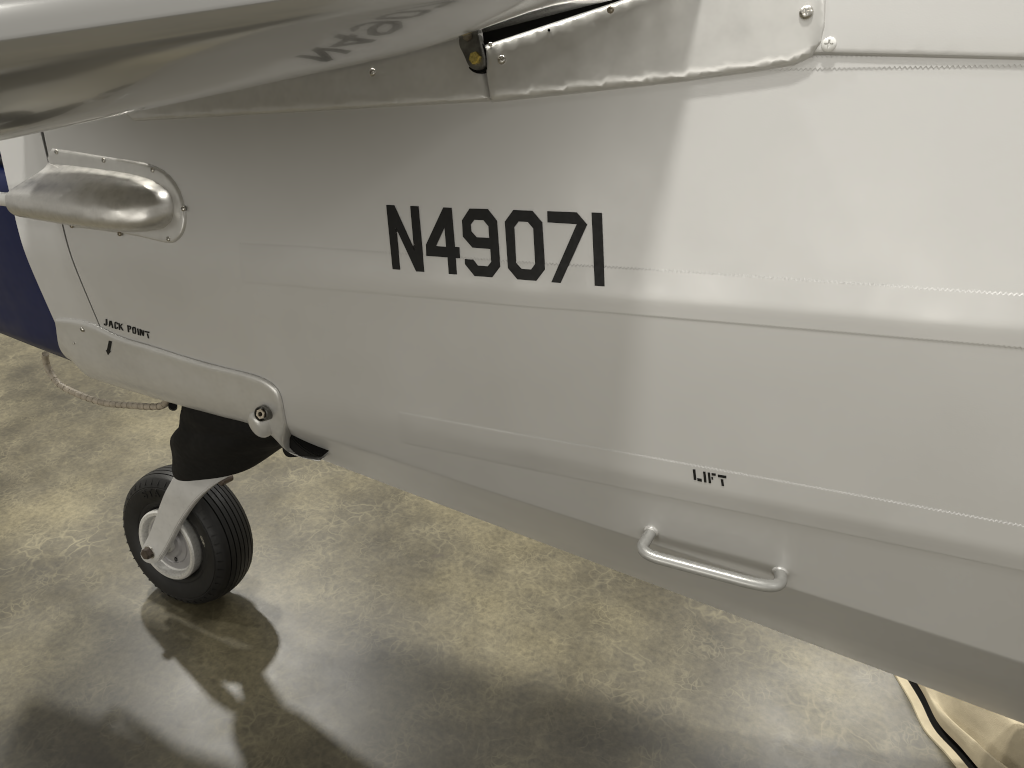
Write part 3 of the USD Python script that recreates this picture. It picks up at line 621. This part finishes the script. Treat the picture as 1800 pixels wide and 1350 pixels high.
# shoulder notches as raised blocks and molded marks
for k in range(44):
    a = 2*math.pi*k/44
    bx = trimesh.creation.box((.0030, .0120, .0010)); v = np.array(bx.vertices)
    th_ = math.atan2(.0530-.0430, .153-.1375)
    v = v@np.array([[1, 0, 0], [0, math.cos(-.72), math.sin(-.72)], [0, -math.sin(-.72), math.cos(-.72)]])+np.array([0, .1465, .0487])
    c, s = math.cos(a), math.sin(a); v = v@np.array([[c, s, 0], [-s, c, 0], [0, 0, 1]])
    part(tire, 'shoulder_lug', (wheel(v), bx.faces), rubber, smooth=False)
def arc_text(txt, r, a0, height, zf, mat, name, depth=.0012, adv=.72, lean=.0):
    w = 0
    for ch in txt:
        if ch != ' ':
            tm = meshkit.text_mesh(ch, height, depth, bold=True); v = np.array(tm.vertices); wd = v[:, 0].max()-v[:, 0].min(); v[:, 0] -= v[:, 0].min()+wd/2
            a = a0-w/r; v[:, 1] += r; c, s = math.cos(a), math.sin(a)
            z = v[:, 2]+np.interp(np.hypot(v[:, 0], v[:, 1]), [.1, .116, .130, .14], [.048, .0532, .0542, .052])-.0004
            xy = v[:, :2]@np.array([[c, s], [-s, c]])
            part(tire, name, (wheel(np.column_stack([xy, z])), np.array(tm.faces)), mat, smooth=False)
        w += height*adv*1.15
arc_text('STA', .115, .50, .017, 0, rubber, 'molded_letter', depth=.0022, adv=.95)
arc_text('QCB-', .106, -1.12, .0075, 0, chalk, 'printed_letter', depth=.0008, adv=.8)
rimv, rimf = lathe([(.050, .012), (.052, .040), (.056, .0425), (.0625, .043), (.0645, .046), (.068, .0475), (.070, .058), (.0735, .0625), (.0800, .063), (.0835, .060), (.0845, .054), (.083, .040), (.080, .020)], 72)
m = trimesh.Trimesh(wheel(rimv), rimf[:, ::-1], process=False)
rim = part(plane_, 'wheel_rim', orient((np.array(m.vertices), m.faces), WC+AX*3), hub_silver, smooth=35)
dv, df = lathe([(1e-5, .052), (.030, .052), (.0315, .0505), (.034, .0475), (.046, .0475), (.048, .050), (.0495, .0475), (.058, .0460), (.0705, .0455), (.0712, .040)], 60)
disc = part(rim, 'wheel_disc', orient((wheel(dv), df), WC+AX*3), disc_grey, smooth=35)
hv, hf = lathe([(1e-5, .062), (.014, .062), (.0165, .060), (.017, .050)], 32); part(rim, 'hub_cap', orient((wheel(hv), hf), WC+AX*3), hub_silver, smooth=35)
tm = meshkit.text_mesh('0', .010, .001, bold=True); v = np.array(tm.vertices)+np.array([.008, -.042, .0485]); part(rim, 'hub_mark', (wheel(v), np.array(tm.faces)), black_paint, smooth=False)
fv, ff2 = lathe([(1e-5, -.045), (.07, -.05), (.082, -.055), (.083, -.03)], 48); part(rim, 'far_wheel_disc', orient((wheel(fv), ff2), WC-AX*3), disc_grey, smooth=35)
# fork: arm this side, arm far side, crown and post
AO = WC+AX*.076
arm_px = [(312, 812), (303, 842), (289, 874), (277, 908), (266, 938), (257, 957), (252, 972), (258, 984), (271, 989), (283, 985), (292, 972), (302, 952), (318, 920), (338, 890), (362, 862), (385, 846), (408, 834), (412, 812)]
q, Fm2 = local_poly(rounded(arm_px, 2), AO, AX)
mm = prism(q, -.008, .008, .004)
v, f = mm; msh = trimesh.Trimesh(v, f, process=False); msh = msh.subdivide_to_size(.012); v = np.array(msh.vertices); f = msh.faces
h = (v[:, 1]-v[:, 1].min())/(v[:, 1].max()-v[:, 1].min()); v[:, 2] -= .030*np.clip((h-.62)/.38, 0, 1)**1.5; v[:, 2] += .004*np.exp(-((h-.1)/.1)**2)
fork = part(plane_, 'wheel_fork', (v@Fm2+AO, f), cast, smooth=40)
cb = on_plane(355, 838, WC+AX*.0, AX)
# crown bridging the two arms above the tire, and the post up into the boot
e0, e1 = on_plane(352, 832, AO-AX*.02, AX), on_plane(352, 832, AO-AX*.13, AX)
part(fork, 'crown', tube(spline([e0, (e0+e1)/2+np.array([0, 0, .012]), e1], 12), [.022]*12, 20), cast, smooth=50)
pc = (e0+e1)/2; part(fork, 'far_arm', tube(spline([e1, WC-AX*.078+AU*.10+AT*.012, WC-AX*.078], 14), np.linspace(.020, .013, 14), 16), cast, smooth=50)
part(fork, 'swivel_post', tube(np.array([pc, pc+np.array([.05, 0, .12])]), .022, 20), cast, smooth=40)
ab = on_plane(264, 970, AO+AX*.010, AX)
part(fork, 'axle_washer', place(lathe([(.0155, -.002), (.0155, .0025), (.0145, .0035), (1e-5, .0035)], 28), ab, AX), steel, smooth=35)
bolt = part(fork, 'axle_bolt', place(prism(hexp(.0125), 0, .0125, .0018), ab+AX*.003, AX, .2), dark_steel, smooth=30)
part(fork, 'arm_stop', place(lathe([(.009, -.02), (.009, .006), (.007, .008), (1e-5, .008)], 18), on_plane(392, 845, AO-AX*.018, AX), AX), dark_steel, smooth=40)

# ------------------------------------------------------------------ wrapped cable
cpx = [(80, 622, .86), (86, 650, .86), (100, 671, .855), (122, 686, .85), (155, 700, .845), (195, 710, .84), (235, 713, .835), (268, 715, .83), (287, 712, .83), (295, 700, .83), (297, 690, .835)]
cp = spline([on_y(a, b, c) for a, b, c in cpx], 120)
rr_ = .0066+.0002*np.sin(np.arange(120)*.23); 
cab = part(plane_, 'wrapped_cable', tube(cp, rr_, 14), wrap, smooth=50)
T_ = np.gradient(cp, axis=0)
for k in range(6, 116, 5):
    part(cab, 'tape_band', place(lathe([(.0064, -.0009), (.0070, -.0007), (.0070, .0007), (.0064, .0009)], 16), cp[k], T_[k]), rust_screw, smooth=30)

# ------------------------------------------------------------------ lift handle
h0, h1 = hit(1145, 934), hit(1371, 1006)
o_ = np.array([0, -.034, -.006])
c0 = on_y(1138, 968, h0[1]-.036); c1 = on_y(1352, 1021, h1[1]-.036)
A_, B_ = on_y(1122, 972, h0[1]-.038), on_y(1366, 1037, h1[1]-.038)
ctl = [h0+np.array([0, .012, 0]), h0, h0+(A_-h0)*.2, A_, A_+(B_-A_)*.36, A_+(B_-A_)*.5, A_+(B_-A_)*.55, A_+(B_-A_)*.92, B_+(h1-B_)*.35+np.array([.004, 0, 0]), h1, h1+np.array([0, .012, 0])]
hp = np.array(ctl)
for _ in range(4):
    hp = np.vstack([hp[:1], np.stack([hp[:-1]*.75+hp[1:]*.25, hp[:-1]*.25+hp[1:]*.75], 1).reshape(-1, 3), hp[-1:]])
hd = part(plane_, 'lift_handle', tube(hp, .0076, 20), handle_m, smooth=60)
for p in (h0, h1):
    part(hd, 'handle_collar', place(lathe([(.0098, -.003), (.0098, .001), (.0088, .0026), (.0066, .0034), (.0052, .0034)], 24), p+np.array([0, -.0005, 0]), normal(p[0], p[2])), alu, smooth=40)

# ------------------------------------------------------------------ dust sheet on the floor
N1, N2 = 260, 160
e = lambda pts, n: spline(on_floor(np.array(pts)[:, 0], np.array(pts)[:, 1]), n)
left = e([(1560, 1150), (1586, 1205), (1606, 1240), (1632, 1290), (1660, 1320), (1690, 1356), (1730, 1400), (1790, 1470)], N2)
dirn = np.array([.93, .35, 0]); W = .75
S, Tt = np.meshgrid(np.linspace(0, 1, N2), np.linspace(0, 1, N1)**1.1, indexing='ij')
Pp = left[:, None, :]+dirn*(Tt*W)[..., None]
u_ = Tt*W; w_ = np.linspace(0, np.linalg.norm(left[-1]-left[0]), N2)[:, None]+u_*0
warp = .05*(meshkit.fbm(np.stack([u_*4, w_*4, u_*0], -1), 3, 5)-.5)
fold = .085*np.abs(np.sin((u_+warp*1.6-.10*w_)*math.pi/.092))**1.2+.045*(meshkit.fbm(np.stack([u_*16, w_*7, u_*0+2], -1), 4, 9)-.3)
hgt = .004+np.clip(u_/.012, 0, 1)**.5*.012+fold*np.clip(u_/.04, 0, 1)
Pp[..., 2] = np.maximum(hgt, .003); Pp[..., 0] += .02*(meshkit.noise(np.stack([u_*9, w_*9, u_*0], -1), 8)-.5)*np.clip(u_/.05, 0, 1)
tan = surf('tan_canvas', (.33, .285, .20), .85, var=.12, scale=40, bump=.35, bscale=900, spec=.2)
cl = thing('dust_sheet', 'rumpled tan canvas sheet lying folded on the floor below the fuselage', 'tarp', tuple(left[N2//2]+np.array([.3, .1, 0])))
up = Pp.copy(); up[..., 2] += .022*np.exp(-u_/.05)+.004; up[:, 0, 2] = .026; up += dirn*.018*np.exp(-u_/.05)[..., None]
edge = up[:, :1].copy(); edge[..., 2] -= .004; under = edge+dirn*.05; under[..., 2] = .004
g = np.concatenate([under, edge, up], 1)
part(cl, 'cloth', orient((g.reshape(-1, 3), grid_faces(g.shape[0], g.shape[1])), (0, 0, 8)), tan, smooth=60)
lay = np.stack([left+dirn*d+np.array([0, 0, h]) for d, h in ((-.004, .0005), (-.003, .004), (.02, .005), (.06, .003))], 1)
shade_path = left+dirn*.013; shade_path[:, 2] = .012; hq = np.stack([left+dirn*d+np.array([0, 0, h]) for d, h in ((.014, .003), (.015, .005), (.020, .005), (.05, .004))], 1); part(cl, 'overhang_shade', orient((hq.reshape(-1, 3), grid_faces(hq.shape[0], 4)), (0, 0, 8)), canvas_black, smooth=50)  # black strip stands in for the shade under the overhanging upper layer
part(cl, 'lower_layer', orient((lay.reshape(-1, 3), grid_faces(lay.shape[0], 4)), (0, 0, 8)), tan, smooth=60)
